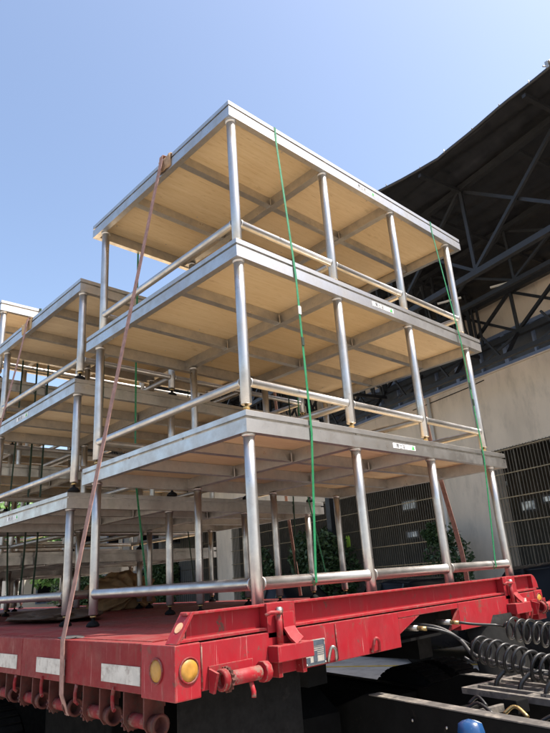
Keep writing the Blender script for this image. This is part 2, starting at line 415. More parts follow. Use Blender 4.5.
chord(11, 7.25, s=.12); chord(11, 5.9, s=.10); truss(11, 7.25, 5.9, [d+.6 for d in n1], s=.055)
chord(12.65, 6.62, s=.15); chord(12.65, 5.42, s=.14)
truss(12.65, 6.62, 5.42, [8.98+1.75*k for k in range(-3, 17)], s=.075)
for k in range(8): web((10.05+.17*k, 12.55, 6.58), (10.05+.17*k, 12.55, 5.45), .055)
chord(12.0, 4.72, s=.11)
for k in range(-3, 17):
    d = 8.98+1.75*k; web((d, 12.0, 4.72), (d, 12.6, 5.40), .07); web((d+.85, 12.02, 4.75), (d, 12.58, 5.37), .06); web((d+.2, 12.0, 4.78), (d+.6, 12.0, 5.42), .05)
# cross trusses and purlins
for d in (10.3, 14.2, 18.1, 22, 26, 30):
    for zz in (7.1, 5.2): part('chord', MB().bar(wp(d, 9.07, zz), wp(d, 12.58, zz), .10, .10), 'canopy_steel', can)
    for k in range(9):
        n = 9.3+k*.4; web((d, n, 7.05), (d, n, 5.25), .06)
        if k < 8: web((d+.06, n, 7.05), (d+.06, n+.4, 5.25), .05)
for d in n1:
    part('purlin', MB().bar(wp(d, edge_n(d)+.03, edge_z(d)-.12), wp(d, 9, 7.32), .07, .07), 'canopy_steel', can)
    part('purlin', MB().bar(wp(d+.97, 9.08, 7.30), wp(d+.97, 12.9, 6.95), .06, .08), 'canopy_steel', can)
for d in (3.2, 17.5, 36):
    part('column', MB().bar(wp(d, 12.3, -GZ), wp(d, 12.3, 4.7), .25, .25, NV), 'canopy_steel', can)
# lamp bracket at the peak of the sheet
pk = wp(4.09, 7.97, 7.42)
fx = MB(); fx.bar(pk, pk+Vector((0,0,.13)), .05, .05); fx.bar(pk+Vector((.02,-.02,.10)), pk+Vector((.09,-.06,.16)), .08, .07); fx.bar(pk+Vector((-.08,.05,.03)), pk+Vector((.02,0,.06)), .02, .02)
part('bracket', fx, 'steel', can)
# pale strip lights hung in the trusses
for (d, n, z) in ((9.6, 10.6, 6.15), (8.9, 11.8, 6.5)):
    part('tube_lamp', MB().bar(wp(d, n, z), wp(d-.5, n+.3, z), .05, .04), 'wall_pale', can)

# ------------------------------------------------------------------ semi trailer
TX0, TX1, TY0, TZ, TB = 1.547, 5.05, 2.30, -.245, -.445
TY1 = 15.0
tr = thing('semi_trailer', 'red flatbed semi-trailer with chipped paint, loaded with stage modules', 'trailer', ((TX0+TX1)/2, TY0, -GZ))
y = TY0+.07
while y < TY1-.1:
    L = 1.22
    for (a, b) in ((TX0+.05, (TX0+TX1)/2-.003), ((TX0+TX1)/2+.003, TX1-.05)):
        part('deck_plate', MB().box(a, b, y, min(y+L, TY1)-.006, TZ-.02, TZ+random.uniform(-.002, .002)), 'deck', tr)
    y += L
for xx in (TX0+.06, ):
    for a in range(10): part('edge_plate', MB().box(xx, xx+.30, TY0+.27+a*1.2, TY0+.27+a*1.2+1.195, TZ+.0015, TZ+.0065), 'red_faded', tr)
part('deck_frame', MB().box(TX0+.1, TX1-.1, TY0+.3, TY1, TZ-.16, TZ-.024), 'black_steel', tr)
# side beams: several lengths, welded
ys = [TY0+.26, 3.9, 7.5, 11, TY1]
for a, b in zip(ys[:-1], ys[1:]):
    part('side_beam', MB().box(TX0, TX0+.06, a+.003, b, TB, TZ+.004), 'red_faded', tr, .005)
    part('side_beam', MB().box(TX1-.06, TX1, a+.003, b, TB, TZ+.004), 'red_faded', tr, .005)
# corner blocks
part('corner_block', MB().box(TX0-.003, TX0+.13, TY0-.003, TY0+.26, TB-.012, TZ+.002), 'red_paint', tr, .006)
part('corner_block', MB().box(TX1-.13, TX1+.003, TY0-.003, TY0+.26, TB-.012, TZ+.002), 'red_paint', tr, .006)
# front beam left and right of the hose recess
RX0, RX1 = 3.11, 3.78
part('front_beam', MB().box(TX0+.133, RX0, TY0, TY0+.06, TB+.01, TZ-.002), 'red_paint', tr, .004)
part('front_beam', MB().box(RX1, TX1-.133, TY0, TY0+.06, TB+.03, TZ-.002), 'red_paint', tr, .004)
part('front_beam', MB().box(RX0+.002, RX1-.002, TY0+.001, TY0+.06, TZ-.035, TZ-.002), 'red_paint', tr, .003)
part('recess_back', MB().box(RX0-.02, RX1+.02, TY0+.17, TY0+.19, TB+.02, TZ-.03), 'black_steel', tr)
part('recess_bottom', MB().box(RX0, RX1, TY0+.062, TY0+.17, TB+.02, TB+.035), 'black_steel', tr)
part('gusset', MB().prism([(RX0+.002, TZ-.037), (RX0+.22, TZ-.037), (RX0+.002, TB+.08)], lambda p, a: (p[0], a, p[1]), TY0+.002, TY0+.016), 'red_paint', tr)
part('gusset', MB().prism([(RX1-.002, TZ-.037), (RX1-.002, TB+.06), (RX1-.14, TB+.04)], lambda p, a: (p[0], a, p[1]), TY0+.002, TY0+.016), 'red_faded', tr)
# welded seam lines
for x in (TX0+.134, 2.55): part('weld', MB().tube([(x, TY0-.003, TZ-.01), (x, TY0-.003, TB+.02)], .004, 6), 'red_faded', tr)
# head channel
LT = -.122
CY = TY0+.012
part('head_channel', MB().box(1.645, 4.97, CY+.045, CY+.055, TZ+.004, LT-.0101), 'red_paint', tr)
part('channel_flange', MB().box(1.62, 4.97, CY+.002, CY+.055, LT-.010, LT), 'red_paint', tr, .002)
part('channel_flange', MB().box(1.575, 4.99, CY-.006, CY+.055, TZ+.006, TZ+.018), 'red_paint', tr, .002)
part('channel_end', MB().prism([(1.556, TZ+.004), (1.572, TZ+.004), (1.655, LT+.002), (1.638, LT+.002)], lambda p, a: (p[0], a, p[1]), CY-.012, CY+.075), 'red_paint', tr, .002)
pe = Vector((1.600, CY+.030, -.182))
dn = Vector((-.118, 0, .083)).normalized()
o = link('round_sticker', MB().lathe([(.024, 0), (.024, .002)], n=20).mesh('round_sticker', 'orange_disc'), tr, pe-wpos(tr)+dn*.003)
o.rotation_euler = dn.to_track_quat('Z', 'Y').to_euler()
# rounded right end of the channel
m = MB(); arc = [(4.97+.09*math.sin(t), LT-.11+.11*math.cos(t)) for t in [R(a) for a in range(0, 91, 15)]]
m.prism([(4.972, TZ+.02)]+[(4.972, LT)]+arc[1:]+[(5.05, TZ+.02)], lambda p, a: (p[0], a, p[1]), CY+.01, CY+.055)
part('channel_end', m, 'red_paint', tr)
def stake_bracket(x, s=1):
    b = MB().box(x, x+.19, CY-.012, CY+.043, TZ-.03, LT+.003)
    p = part('stake_bracket', b, 'red_paint', tr, .003)
    part('pocket', MB().box(x-.01, x+.23, CY-.085, CY-.014, -.375, -.305), 'red_paint', tr, .004)
    part('pocket_leg', MB().box(x+.01, x+.035, CY-.06, CY-.0125, TB+.005, -.376), 'red_faded', tr); part('pocket_leg', MB().box(x+.17, x+.195, CY-.06, CY-.0125, TB+.005, -.376), 'red_faded', tr)
    part('rod', MB().tube([(x+.055, CY-.035, -.30), (x+.055, CY-.035, -.16)], .016, 10), 'red_paint', tr)
    part('latch_pin', MB().tube([(x-.03, CY-.03, -.172), (x+.0, CY-.04, -.160), (x+.055, CY-.055, -.163)], .009, 8), 'red_paint', tr)
    part('latch_pin', MB().lathe([(.0, -.005), (.017, 0), (.017, .022), (.0, .026)], (x+.055, CY-.052, -.155), 'y', 12), 'steel', tr)
    t = MB().ribbon([(x+.13, CY-.018, -.165), (x+.13, CY-.02, -.235), (x+.135, CY-.05, -.275), (x+.15, CY-.07, -.300)], (1,0,0), .075, .012)
    part('latch_tongue', t, 'red_paint', tr)
stake_bracket(2.075); stake_bracket(4.45)
part('white_sticker', MB().box(4.705, 4.755, TY0-.006, TY0-.002, -.385, -.285), 'white_tape', tr)
# reflectors
def disc(name, c, axis, r, mat, th=.006, parent=tr):
    return part(name, MB().lathe([(r, -th), (r*.97, th), (0, th*1.01)], c, axis, 24), mat, parent)
def reflector(c, axis, sgn):
    ring = part('reflector_rim', MB().lathe([(.052, -.004*sgn), (.052, .003*sgn), (.045, .003*sgn), (.045, -.002*sgn)], c, axis, 28), 'red_faded', tr)
    part('reflector', MB().lathe([(.044, -.004*sgn), (.043, .001*sgn), (.02, .0022*sgn), (0, .0025*sgn)], c, axis, 28), 'reflector', tr)
reflector((TX0-.006, TY0+.135, -.345), 'x', -1); reflector((TX0+.068, TY0-.006, -.345), 'y', -1); reflector((TX1-.068, TY0-.006, -.315), 'y', -1)
# white reflective tape on the side beam
for (a, b) in ((2.57, 2.92), (3.32, 3.68), (3.965, 4.3), (4.75, 5.1), (5.5, 5.85)):
    part('reflective_tape', MB().box(TX0-.0035, TX0-.0005, a, b, -.412, -.336), 'white_tape', tr)
# winches
def winch_side(y0):
    wl = MB()
    for yy in (y0, y0+.17): wl.prism([(TX0+.005, TB-.002), (TX0+.105, TB-.002), (TX0+.105, TB-.125), (TX0+.085, TB-.16), (TX0+.03, TB-.16), (TX0+.005, TB-.125)], lambda p, a: (p[0], a, p[1]), yy, yy+.010)
    wl.box(TX0+.1055, TX0+.113, y0, y0+.18, TB-.06, TB-.002)
    wi = part('winch', wl, 'winch_iron', tr)
    c = (TX0+.05, 0, TB-.118)
    part('drum', MB().tube([(c[0], y0+.012, c[2]), (c[0], y0+.168, c[2])], .029, 14), 'red_faded', wi)
    h = MB(); h.lathe([(.036, -.002), (.036, -.035), (.044, -.045), (.044, -.062), (.032, -.062), (.030, -.01)], (c[0], y0, c[2]), 'y', 16)
    part('hub', h, 'winch_iron', wi)
    t = MB(); n = 14
    prof = []
    for k in range(2*n):
        r = .052 if k % 2 == 0 else .043; t_ = math.pi*k/n; prof.append((c[0]+r*math.cos(t_), c[2]+r*math.sin(t_)))
    t.prism(prof, lambda p, a: (p[0], a, p[1]), y0+.183, y0+.195); part('ratchet_wheel', t, 'winch_iron', wi)
for k in range(12): winch_side(2.545+.395*k)
for k in range(9):
    y0 = 2.535+.395*k+.255
    pts = [(TX0-.004+.035*math.sin(a)*-1*.0+.002, y0+.033*math.cos(a)*.6, TB-.035-.045*math.sin(a)) for a in [R(t) for t in range(-90, 100, 20)]] if k % 2 == 0 else \
          [(TX0+.004, y0, TB+.0), (TX0-.004, y0, TB-.04), (TX0-.004, y0-.004, TB-.075), (TX0+.012, y0-.008, TB-.088)]
    part('rope_hook', MB().tube(pts, .0095, 8), 'red_faded', tr)
def winch_front(x0, x1, z, s=1):
    w_ = MB()
    w_.box(x0-.03, x1-.02, TY0-.008, TY0-.001, z-.03, z+.055)
    wi = part('winch', w_, 'red_paint', tr, .002)
    c = TY0-.058
    part('drum', MB().tube([(x0+.03, c, z), (x1-.03, c, z)], .030, 16), 'red_paint', wi)
    t = MB(); n = 16; prof = []
    for k in range(2*n):
        r = .052 if k % 2 == 0 else .045; a = math.pi*k/n; prof.append((c+r*math.cos(a), z+r*math.sin(a)))
    t.prism(prof, lambda p, a: (a, p[0], p[1]), x0+.018, x0+.032); part('ratchet_wheel', t, 'winch_iron', wi)
    part('hub', MB().lathe([(.044, .018), (.044, -.008), (.034, -.012), (.030, -.010), (.028, .012)], (x0, c, z), 'x', 18), 'red_faded', wi)
    part('hub', MB().lathe([(.044, -.018), (.044, .016), (.0, .018)], (x1, c, z), 'x', 10), 'red_paint', wi)
    part('pawl', MB().prism([(c-.01, z+.03), (TY0-.008, z+.045), (TY0-.008, z-.045), (c+.02, z-.05)], lambda p, a: (a, p[0], p[1]), x0-.032, x0-.020), 'red_paint', wi)
    part('pawl', MB().tube([(x0+.16, c, z-.03), (x0+.165, c-.01, z-.07), (x0+.16, c-.015, z-.09)], .011, 8), 'red_paint', wi)
winch_front(1.745, 1.985, -.398); winch_front(4.86, 5.10, -.360)
# hooks under the front beam
for x in (2.47, 2.83, 4.72):
    part('rope_hook', MB().tube(smooth_path([(x, TY0-.006, TB+.02), (x+.005, TY0-.03, TB+.085), (x+.03, TY0-.035, TB+.075), (x+.06, TY0-.008, TB+.02)], 4), .0085, 8), 'red_paint' if x > 2.5 else 'steel', tr)
# maker's plate
pl = part('maker_plate', MB().box(2.305, 2.455, TY0-.006, TY0-.002, -.428, -.312), 'plate', tr)
part('plate_band', MB().box(2.311, 2.449, TY0-.0085, TY0-.0065, -.340, -.316), 'plate_dark', pl)
part('plate_band', MB().box(2.311, 2.449, TY0-.0085, TY0-.0065, -.424, -.414), 'plate_dark', pl)
part('plate_band', MB().box(2.444, 2.4535, TY0-.0086, TY0-.0066, -.4135, -.3405), 'plate_dark', pl)
part('plate_mark', MB().box(2.365, 2.392, TY0-.0085, TY0-.0065, -.412, -.365), 'plate_dark', pl)
part('plate_mark', MB().box(2.311, 2.340, TY0-.0085, TY0-.0065, -.412, -.390), 'plate_dark', pl)
for k in range(5): part('plate_line', MB().box(2.345 if k > 3 else 2.316, 2.44, TY0-.0078, TY0-.0062, -.3475-.009*k, -.3455-.009*k), 'plate_dark', pl)
for (x, z) in ((2.312, -.318), (2.448, -.318), (2.312, -.422), (2.448, -.422)):
    part('rivet', MB().lathe([(.006, 0), (.004, -.004), (0, -.005)], (x, TY0-.008, z), 'y', 8), 'steel', pl)
# chassis, added dark fillers and wheels under the deck
for x in (2.75, 3.85): part('chassis_beam', MB().box(x-.08, x+.08, TY0+.35, TY1-.2, -.60, TZ-.165), 'black_steel', tr)
for yy in (6.6, 8.0): part('cross_beam', MB().box(2.0, 4.6, yy, yy+.12, TZ-.5, TZ-.2), 'black_steel', tr)
def wheel_mesh(r, wd):
    p = []
    t = MB(); t.lathe([(r*.58, 0), (r*.66, -.01), (r*.93, 0), (r, .04), (r, wd-.04), (r*.93, wd), (r*.66, wd+.01), (r*.58, wd)], (0,0,0), 'x', 40)
    tread = MB()
    for k in range(44):
        a = 2*math.pi*k/44; c, s_ = math.cos(a), math.sin(a)
        tread.bar((.03, r*c, r*s_), (wd-.03, r*c, r*s_), .045, .022, (0, c, s_))
    rim = MB(); rim.lathe([(r*.58, .02), (r*.50, .04), (r*.42, .10), (r*.22, .10), (r*.20, .02), (0, .02)], (0,0,0), 'x', 28)
    return t.mesh('tyre', 'rubber'), tread.mesh('tread', 'rubber'), rim.mesh('rim', 'hub' if r < .4 else 'black_steel')
WM = {}
def wheel(parent, loc, r, wd, rz=0):
    if (r, wd) not in WM: WM[(r, wd)] = wheel_mesh(r, wd)
    a, b, c = WM[(r, wd)]
    t = link('tyre', a, parent, loc); t.rotation_euler.z = rz
    link('tread', b, t); link('rim', c, t); return t
for yy in (5.25, 6.55, 7.85):
    for x in (1.75, 4.55): wheel(tr, Vector((x, yy, -GZ+.46))-wpos(tr), .455, .26)
part('dark_filler_box', MB().box(1.95, 2.95, 3.55, 4.45, -1.35, TZ-.165), 'underbody', tr, .01)  # added black box, keeps the gap below the side beam dark
part('dark_filler_panel', MB().box(2.6, 2.63, 4.6, 12, -1.45, -.61), 'underbody', tr)  # added black panel, shuts out bright ground beyond the trailer
part('mud_guard', MB().box(1.74, 2.52, TY0+.26, TY0+.275, -1.30, -.410), 'rubber', tr)

# ------------------------------------------------------------------ stage modules
MW, MD, FH = 3.0, 1.95, .125
PX = (.055, .985, 1.872, 2.78); PY = (.050, 1.81)
BEAM_PROF = [(0, 0), (.045, 0), (.045, .010), (.026, .012), (.026, .113), (.03, .115), (.03, FH), (.002, FH), (0, FH-.002), (0, .092), (.022, .092), (.022, .076), (0, .076)]
def beam_mesh(L, cut0, cut1):
    # profile (inward, up) swept along x, mitred at both ends
    vs = []; n = len(BEAM_PROF)
    for (i, u) in BEAM_PROF: vs.append((i if cut0 else 0, i, u))
    for (i, u) in BEAM_PROF: vs.append((L-(i if cut1 else 0), i, u))
    m = MB(); m.add(vs, [tuple(range(n)), tuple(reversed(range(n, 2*n)))]+[(a, n+a, n+(a+1) % n, (a+1) % n) for a in range(n)])
    return m.mesh('edge_beam', 'aluminium')
BX = beam_mesh(MW, True, True); BY = beam_mesh(MD, True, True)
CX = MB().box(0, MW-.03, -.018, .018, .024, .100).box(0, MW-.03, -.028, .028, .018, .0235).mesh('cross_beam', 'aluminium')
CYm = MB().box(-.02, .02, 0, MD-.03, .016, .1015).box(-.03, .03, 0, MD-.03, .010, .0155).mesh('cross_beam', 'aluminium')
PLY = {}
for i, (a, b) in enumerate(((.032, .985), (.989, 1.872), (1.876, MW-.032))):
    PLY[i] = MB().box(a, b, .032, MD-.032, .1025, .121).mesh('plywood_panel', 'plywood')
SCR = MB()
for i_ in range(6):
    for j_ in range(4): SCR.lathe([(.0065, 0), (.005, -.003), (0, -.0035)], (.12+i_*.52+.03*(j_ % 2), .14+j_*.55, .1022), 'z', 6)
SCR = SCR.mesh('screw_heads', 'steel')
GUS = MB().box(-.003, .028, -.004, .004, .03, .095).mesh('gusset', 'tube')
COLLAR = MB().lathe([(.033, 0), (.040, .010), (.040, .018)], (0,0,0), 'z', 16).mesh('collar', 'tube')
WELD = MB().lathe([(.036, -.010), (.039, 0), (.036, .010)], (0,0,0), 'z', 14).mesh('weld', 'tube')
FOOTB = MB().lathe([(.046, 0), (.046, .012), (.030, .030), (.016, .036), (.011, .040), (.011, .075)], (0,0,0), 'z', 16).mesh('foot', 'rubber')
FOOTS = MB().lathe([(.014, 0), (.018, .010), (.010, .014), (.010, .022), (.020, .023), (.020, .036), (.010, .037), (.010, .05)], (0,0,0), 'z', 12).mesh('foot', 'brass')
SCREW = MB().lathe([(.010, 0), (.010, .05), (.021, .051), (.021, .064), (.010, .065)], (0,0,0), 'z', 10).mesh('foot_screw', 'brass')
POSTC = {}
def post_mesh(L):
    k = round(L, 3)
    if k not in POSTC: POSTC[k] = MB().tube([(0,0,0), (0,0,.004), (0,0,L*.33), (0,0,L*.66), (0,0,L)], .032, 18, rs=[.029, .032, .032, .032, .032]).mesh('post', 'tube')
    return POSTC[k]
RAILC = {}
def rail_mesh(L, r):
    k = (round(L, 3), r)
    if k not in RAILC: RAILC[k] = MB().tube([(-.004,0,0), (.006,0,0), (.012,0,0), (L*.5,0,0), (L-.012,0,0), (L-.006,0,0), (L+.004,0,0)], r, 16, rs=[r*1.16, r*1.13, r, r, r, r*1.13, r*1.16]).mesh('rail', 'tube')
    return RAILC[k]
STK = MB().box(0, .27, -.0012, 0, 0, .036).mesh('name_sticker', 'sticker')
TXT = text_mesh('舞台架 -1', .037); TXT.materials.clear(); TXT.materials.append(MATS['ink'])
TRI = MB().prism([(.222, .004), (.256, .004), (.246, .031), (.236, .031)], lambda p, a: (p[0], a, p[1]), -.003, -.0016).mesh('green_mark', 'ink_green')
def stage_module(x, y, z0, z1, label, bottom, sticker=None, rubber=False, yaw=0):
    """z0: what it stands on, z1: top of deck"""
    t = thing('stage_module', label, 'stage module', (x, y, z0), 'stage modules stacked on the trailer', R(yaw))
    H = z1-z0; zf = H-FH
    for me, loc, rz in ((BX, (0, 0, zf), 0), (BX, (MW, MD, zf), 180), (BY, (MW, 0, zf), 90), (BY, (0, MD, zf), -90)):
        o = link('edge_beam', me, t, loc); o.rotation_euler.z = R(rz)
        if sticker and ((sticker == 'front' and loc == (0, 0, zf)) or (sticker == 'side' and loc == (0, MD, zf))):
            at = 1.34 if sticker == 'front' else .70
            s = link('name_sticker', STK, o, (at, -.0005, .030))
            tx = link('lettering', TXT, o, (at+.035, -.0025, .034)); tx.rotation_euler.x = R(90)
            link('green_mark', TRI, o, (at, -.0003, .031))
    for yy in (MD/3, 2*MD/3): link('cross_beam', CX, t, (.015, yy, zf))
    for xx in (PX[1]+.002, PX[2]+.002):
        link('cross_beam', CYm, t, (xx, .015, zf))
        for yy in (MD/3, 2*MD/3): o = link('gusset', GUS, t, (xx-.022, yy-.022, zf-.02)); o.rotation_euler.z = R(-135)
    for i in range(3): link('plywood_panel', PLY[i], t, (0, 0, zf))
    link('screw_heads', SCR, t, (0, 0, zf))['kind'] = 'stuff'
    fh = .075 if (bottom or rubber) else .05
    L = zf-fh+.008
    rz_ = .213 if bottom else .188
    rr = .032 if bottom else .0255
    for xx in PX:
        for yy in PY:
            p = link('post', post_mesh(L), t, (xx, yy, fh))
            o = link('collar', COLLAR, p, (0, 0, L-.026))
            if bottom or rubber:
                f = link('foot', FOOTB, t, (xx, yy, .001)); link('foot_screw', SCREW, f, (0, 0, .036-.03))
            else: link('foot', FOOTS, t, (xx, yy, .001))
    for yy in PY:
        for a, b in zip(PX[:-1], PX[1:]): link('rail', rail_mesh(b-a-.062, rr), t, (a+.031, yy, rz_))
    for xx in PX:
        o = link('rail', rail_mesh(PY[1]-PY[0]-.062, rr), t, (xx, PY[0]+.031, rz_)); o.rotation_euler.z = R(90)
    return t
S1 = [(2.138, 2.454, 3.101), (2.107, 2.415, 1.985), (2.099, 2.402, .883)]
S2 = [(2.10, 4.53, 2.622), (2.095, 4.545, 1.685), (2.10, 4.60, .746)]
S3 = [(2.10, 6.56, 3.22), (2.11, 6.55, 2.28), (2.10, 6.57, 1.34), (2.10, 6.58, .42)]
S4 = [(2.12, 8.62, 2.95), (2.10, 8.60, 2.02), (2.08, 8.61, 1.10), (2.10, 8.63, .36)]
S5 = [(2.12, 10.70, 3.10), (2.10, 10.68, 1.98), (2.10, 10.7, .86)]
names = {0: 'front stack at the trailer headboard', 1: 'second stack behind the headboard stack', 2: 'third stack from the headboard', 3: 'fourth stack from the headboard', 4: 'fifth stack from the headboard'}
lv = {3: ('topmost', 'middle', 'lowest'), 4: ('topmost', 'second from top', 'third from top', 'lowest')}
extra = {(0,0): 'with sunlit white edge and cloth pad on its side edge', (0,1): 'with white name sticker on front edge', (0,2): 'standing on the red deck, pinkish underside'}
for si, S in enumerate((S1, S2, S3, S4, S5)):
    for i, (x, y, z) in enumerate(S):
        below = S[i+1][2] if i+1 < len(S) else TZ+.002
        lab = 'aluminium stage module with plywood deck, %s of the %s' % (lv[len(S)][i], names[si])
        stage_module(x, y, below+.001, z, lab, i+1 == len(S), 'front' if si == 0 else ('side' if si == 1 and i > 0 else None), si > 0, (.0, .25, -.15, .1)[(i+si) % 4] if i+1 < len(S) else 0)

# ------------------------------------------------------------------ straps, bands, pads
def strap(path, wd, width, mat, label, cat, name, group=None, n=5):
    return solo(name, MB().ribbon(path, wd, width, .004), mat, label, cat, group)
xl, zt = 2.138, 3.101
sp = [(1.575, 3.33, -.600), (1.536, 3.325, -.50), (1.528, 3.32, -.245)]+[tuple(Vector((1.528, 3.32, -.245)).lerp(Vector((2.110, 3.25, 3.06)), t)) for t in (.33, .66, 1.0)]+[(2.115, 3.25, 3.123), (2.16, 3.25, 3.131), (3.6, 3.2, 3.118), (5.12, 3.2, 3.116), (5.15, 3.2, 3.06), (5.13, 3.15, 1.3), (5.10, 2.98, .10), (5.06, 2.96, -.30)]
strap(sp[:10]+smooth_path(sp[10:], 4), (0, 1, 0), .045, 'strap_brown', 'faded brown ratchet strap over the front stack down to a side winch', 'strap', 'lashing_strap')
sp2 = [(1.560, 5.55, -.50), (1.535, 5.55, -.25), (1.75, 5.58, .8), (2.0, 5.64, 2.1), (2.075, 5.66, 2.60), (2.085, 5.66, 2.645), (2.13, 5.66, 2.652), (3.6, 5.5, 2.640), (5.08, 5.3, 2.638), (5.125, 5.3, 2.60), (5.12, 5.2, .7), (5.08, 5.05, -.22)]
strap(smooth_path(sp2[:5], 4)[:-1]+sp2[4:], (0, 1, 0), .045, 'strap_brown', 'faded brown strap over the second stack with a plywood coloured pad', 'strap', 'lashing_strap')
def pad(c, z, name, label, mat, seed, L=.16):
    m = MB(); n, k = 8, 7; vs = []
    for i in range(n+1):
        for j in range(k+1):
            y = c[1]-L/2+L*i/n; s = j/k
            if s < .45: p = Vector((c[0]-.006-.02*abs(mnoise.noise((y*17, s*6, seed)))*1.2, y, z-.11+.118*s/.45))
            else: p = Vector((c[0]-.006+.12*(s-.45)/.55, y, z+.008+.02*abs(mnoise.noise((y*19, s*5, seed)))))
            p += Vector((0, .02*mnoise.noise((s*5, i*2.2, seed)), .006*mnoise.noise((i*1.3, j*1.7, seed)))); vs.append(p)
    m.add(vs, [(i*(k+1)+j, (i+1)*(k+1)+j, (i+1)*(k+1)+j+1, i*(k+1)+j+1) for i in range(n) for j in range(k)], True)
    o = solo(name, m, mat, label, 'edge pad'); md = o.modifiers.new('thick', 'SOLIDIFY'); md.thickness = .006; return o
pad((xl, 3.23), zt, 'edge_pad', 'crumpled tan cloth pad under the strap on the front stack', 'strap_tan', 2.)
pad((2.10, 5.70), 2.622, 'edge_pad', 'folded cardboard pad under the strap on the second stack', 'card', 5., .24)
def band(xs, S, label, mat='band_green', back=True, wd=.017):
    x0, x1, x2 = xs
    yF = [s[1]-.006 for s in S]; yB = [s[1]+MD+.006 for s in S]
    f = [(x2, S[2][1]+.03, -.062), (x2, S[2][1]+.008, -.045), (x2, S[2][1]+.008, .0), (x1, yF[2]-.001, .80), (x1, yF[2]-.001, .885), (x1, yF[1]+.0, 1.87), (x0, yF[0]+.005, 2.99), (x0, yF[0]+.004, 3.1045*1)]
    if S is S2: f = [(p[0], p[1], p[2] if p[2] < .5 else p[2]*2.622/3.101-.003) for p in f]
    ztop = S[0][2]+.004
    f[-1] = (x0, yF[0]+.004, ztop-.002)
    f += [(x0, yF[0]+.012, ztop), (x0+.03, yB[0]-.012, ztop), (x0+.03, yB[0]-.002, ztop-.005), (x0+.03, yB[0]+.002, S[0][2]-.13), (x0+.02, yB[0]+.004, S[1][2]), (x0+.02, max(yB)+.002, S[2][2]), (x0+.03, S[2][1]+PY[1]+.034, .02), (x0+.03, S[2][1]+PY[1]+.02, -.06)]
    o = solo('strapping_band', MB().ribbon(f, (1, 0, 0), wd, .0025), mat, label, 'strapping band', 'green strapping bands round the module stacks')
    return o, f
for xs, lab, buckles in (((2.575, 2.61, 2.555), 'green plastic strapping band round the front stack beside its corner post', (1.62, 1.40)), ((4.615, 4.70, 4.60), 'green plastic strapping band round the front stack at its building side end', (1.45, 1.30))):
    o, f = band(xs, S1, lab)
    for zc in buckles:
        a, b = Vector(f[4]), Vector(f[5]); t = (zc-a.z)/(b.z-a.z); p = a.lerp(b, t)
        q = link('buckle', MB().box(-.011, .011, -.004, .002, -.028, .028).mesh('buckle', 'band_mark' if zc < 1.5 else 'sticker'), o, p-Vector(o.location)+Vector((0, -.003, 0)))
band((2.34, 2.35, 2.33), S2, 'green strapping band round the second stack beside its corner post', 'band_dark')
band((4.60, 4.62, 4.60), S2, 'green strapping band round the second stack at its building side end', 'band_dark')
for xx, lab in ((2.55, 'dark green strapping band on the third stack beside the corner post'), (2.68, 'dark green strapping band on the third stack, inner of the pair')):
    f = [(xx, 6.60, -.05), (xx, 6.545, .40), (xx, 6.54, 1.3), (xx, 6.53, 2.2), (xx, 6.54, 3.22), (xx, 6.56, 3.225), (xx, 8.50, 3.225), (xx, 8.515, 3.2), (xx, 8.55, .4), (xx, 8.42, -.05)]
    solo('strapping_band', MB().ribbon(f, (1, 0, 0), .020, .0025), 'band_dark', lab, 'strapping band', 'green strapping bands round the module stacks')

# ------------------------------------------------------------------ loose covers on the deck
def sack(c, r, label):
    m = MB(); vs = []; n, k = 90, 30
    for i in range(k+1):
        ph = math.pi*i/k
        for j in range(n):
            th = 2*math.pi*j/n; d = Vector((math.sin(ph)*math.cos(th), math.cos(ph), math.sin(ph)*math.sin(th)))
            f = (.10*math.sin(9*th+2*math.sin(3*th))+.05*math.sin(17*th+ph*2))*(.35+.65*abs(math.cos(ph)))
            q = 1+f+.22*mnoise.noise(d*1.7+Vector((4,1,2)))+.10*mnoise.noise(d*5)
            sag = 1+.25*max(0, -d.z)
            vs.append(Vector(c)+Vector((d.x*r[0]*q*sag, d.y*r[1]*q, max(-.01, d.z*r[2]*q+r[2]*.62))))
    m.add(vs, [(i*n+j, i*n+(j+1) % n, (i+1)*n+(j+1) % n, (i+1)*n+j) for i in range(k) for j in range(n)], True)
    o = solo('sack', m, 'sack', label, 'sack'); y0 = c[1]-r[1]*.98
    part('gathered_neck', MB().tube([(c[0], y0, c[2]+r[2]*.62), (c[0]-.02, y0-.05, c[2]+r[2]*.66), (c[0]-.01, y0-.12, c[2]+r[2]*.60)], .03, 10, rs=[.045, .022, .06]), 'sack', o)
def lump(name, c, r, mat, label, cat, seed, n=48, k=24, fold=.14):
    m = MB(); vs = []
    for i in range(k+1):
        ph = math.pi*i/k
        for j in range(n):
            th = 2*math.pi*j/n; d = Vector((math.sin(ph)*math.cos(th), math.sin(ph)*math.sin(th), math.cos(ph)))
            q = 1+fold*mnoise.noise(d*1.6+Vector((seed,0,0)))+fold*.8*abs(mnoise.noise(d*3.5+Vector((0,seed,0))))+fold*.45*abs(mnoise.noise(Vector((d.x*9, d.y*9, d.z*4))+Vector((seed,seed,0))))+.04*mnoise.noise(d*12)
            p = Vector((d.x*r[0]*q, d.y*r[1]*q, max(-.02, d.z*r[2]*q+r[2]*.55))); vs.append(Vector(c)+p)
    m.add(vs, [(i*n+j, i*n+(j+1) % n, (i+1)*n+(j+1) % n, (i+1)*n+j) for i in range(k) for j in range(n)], True)
    return solo(name, m, mat, label, cat)
sack((3.95, 7.02, TZ+.012), (.40, .34, .26), 'tan cloth sack slumped on the trailer deck under the stacks')
lump('folded_tarpaulin', (2.55, 5.75, TZ+.025), (.28, .62, .045), 'dark_tarp', 'brown crumpled tarpaulin under the lowest rail of the second stack', 'tarpaulin', 8., 64, 20, .3)
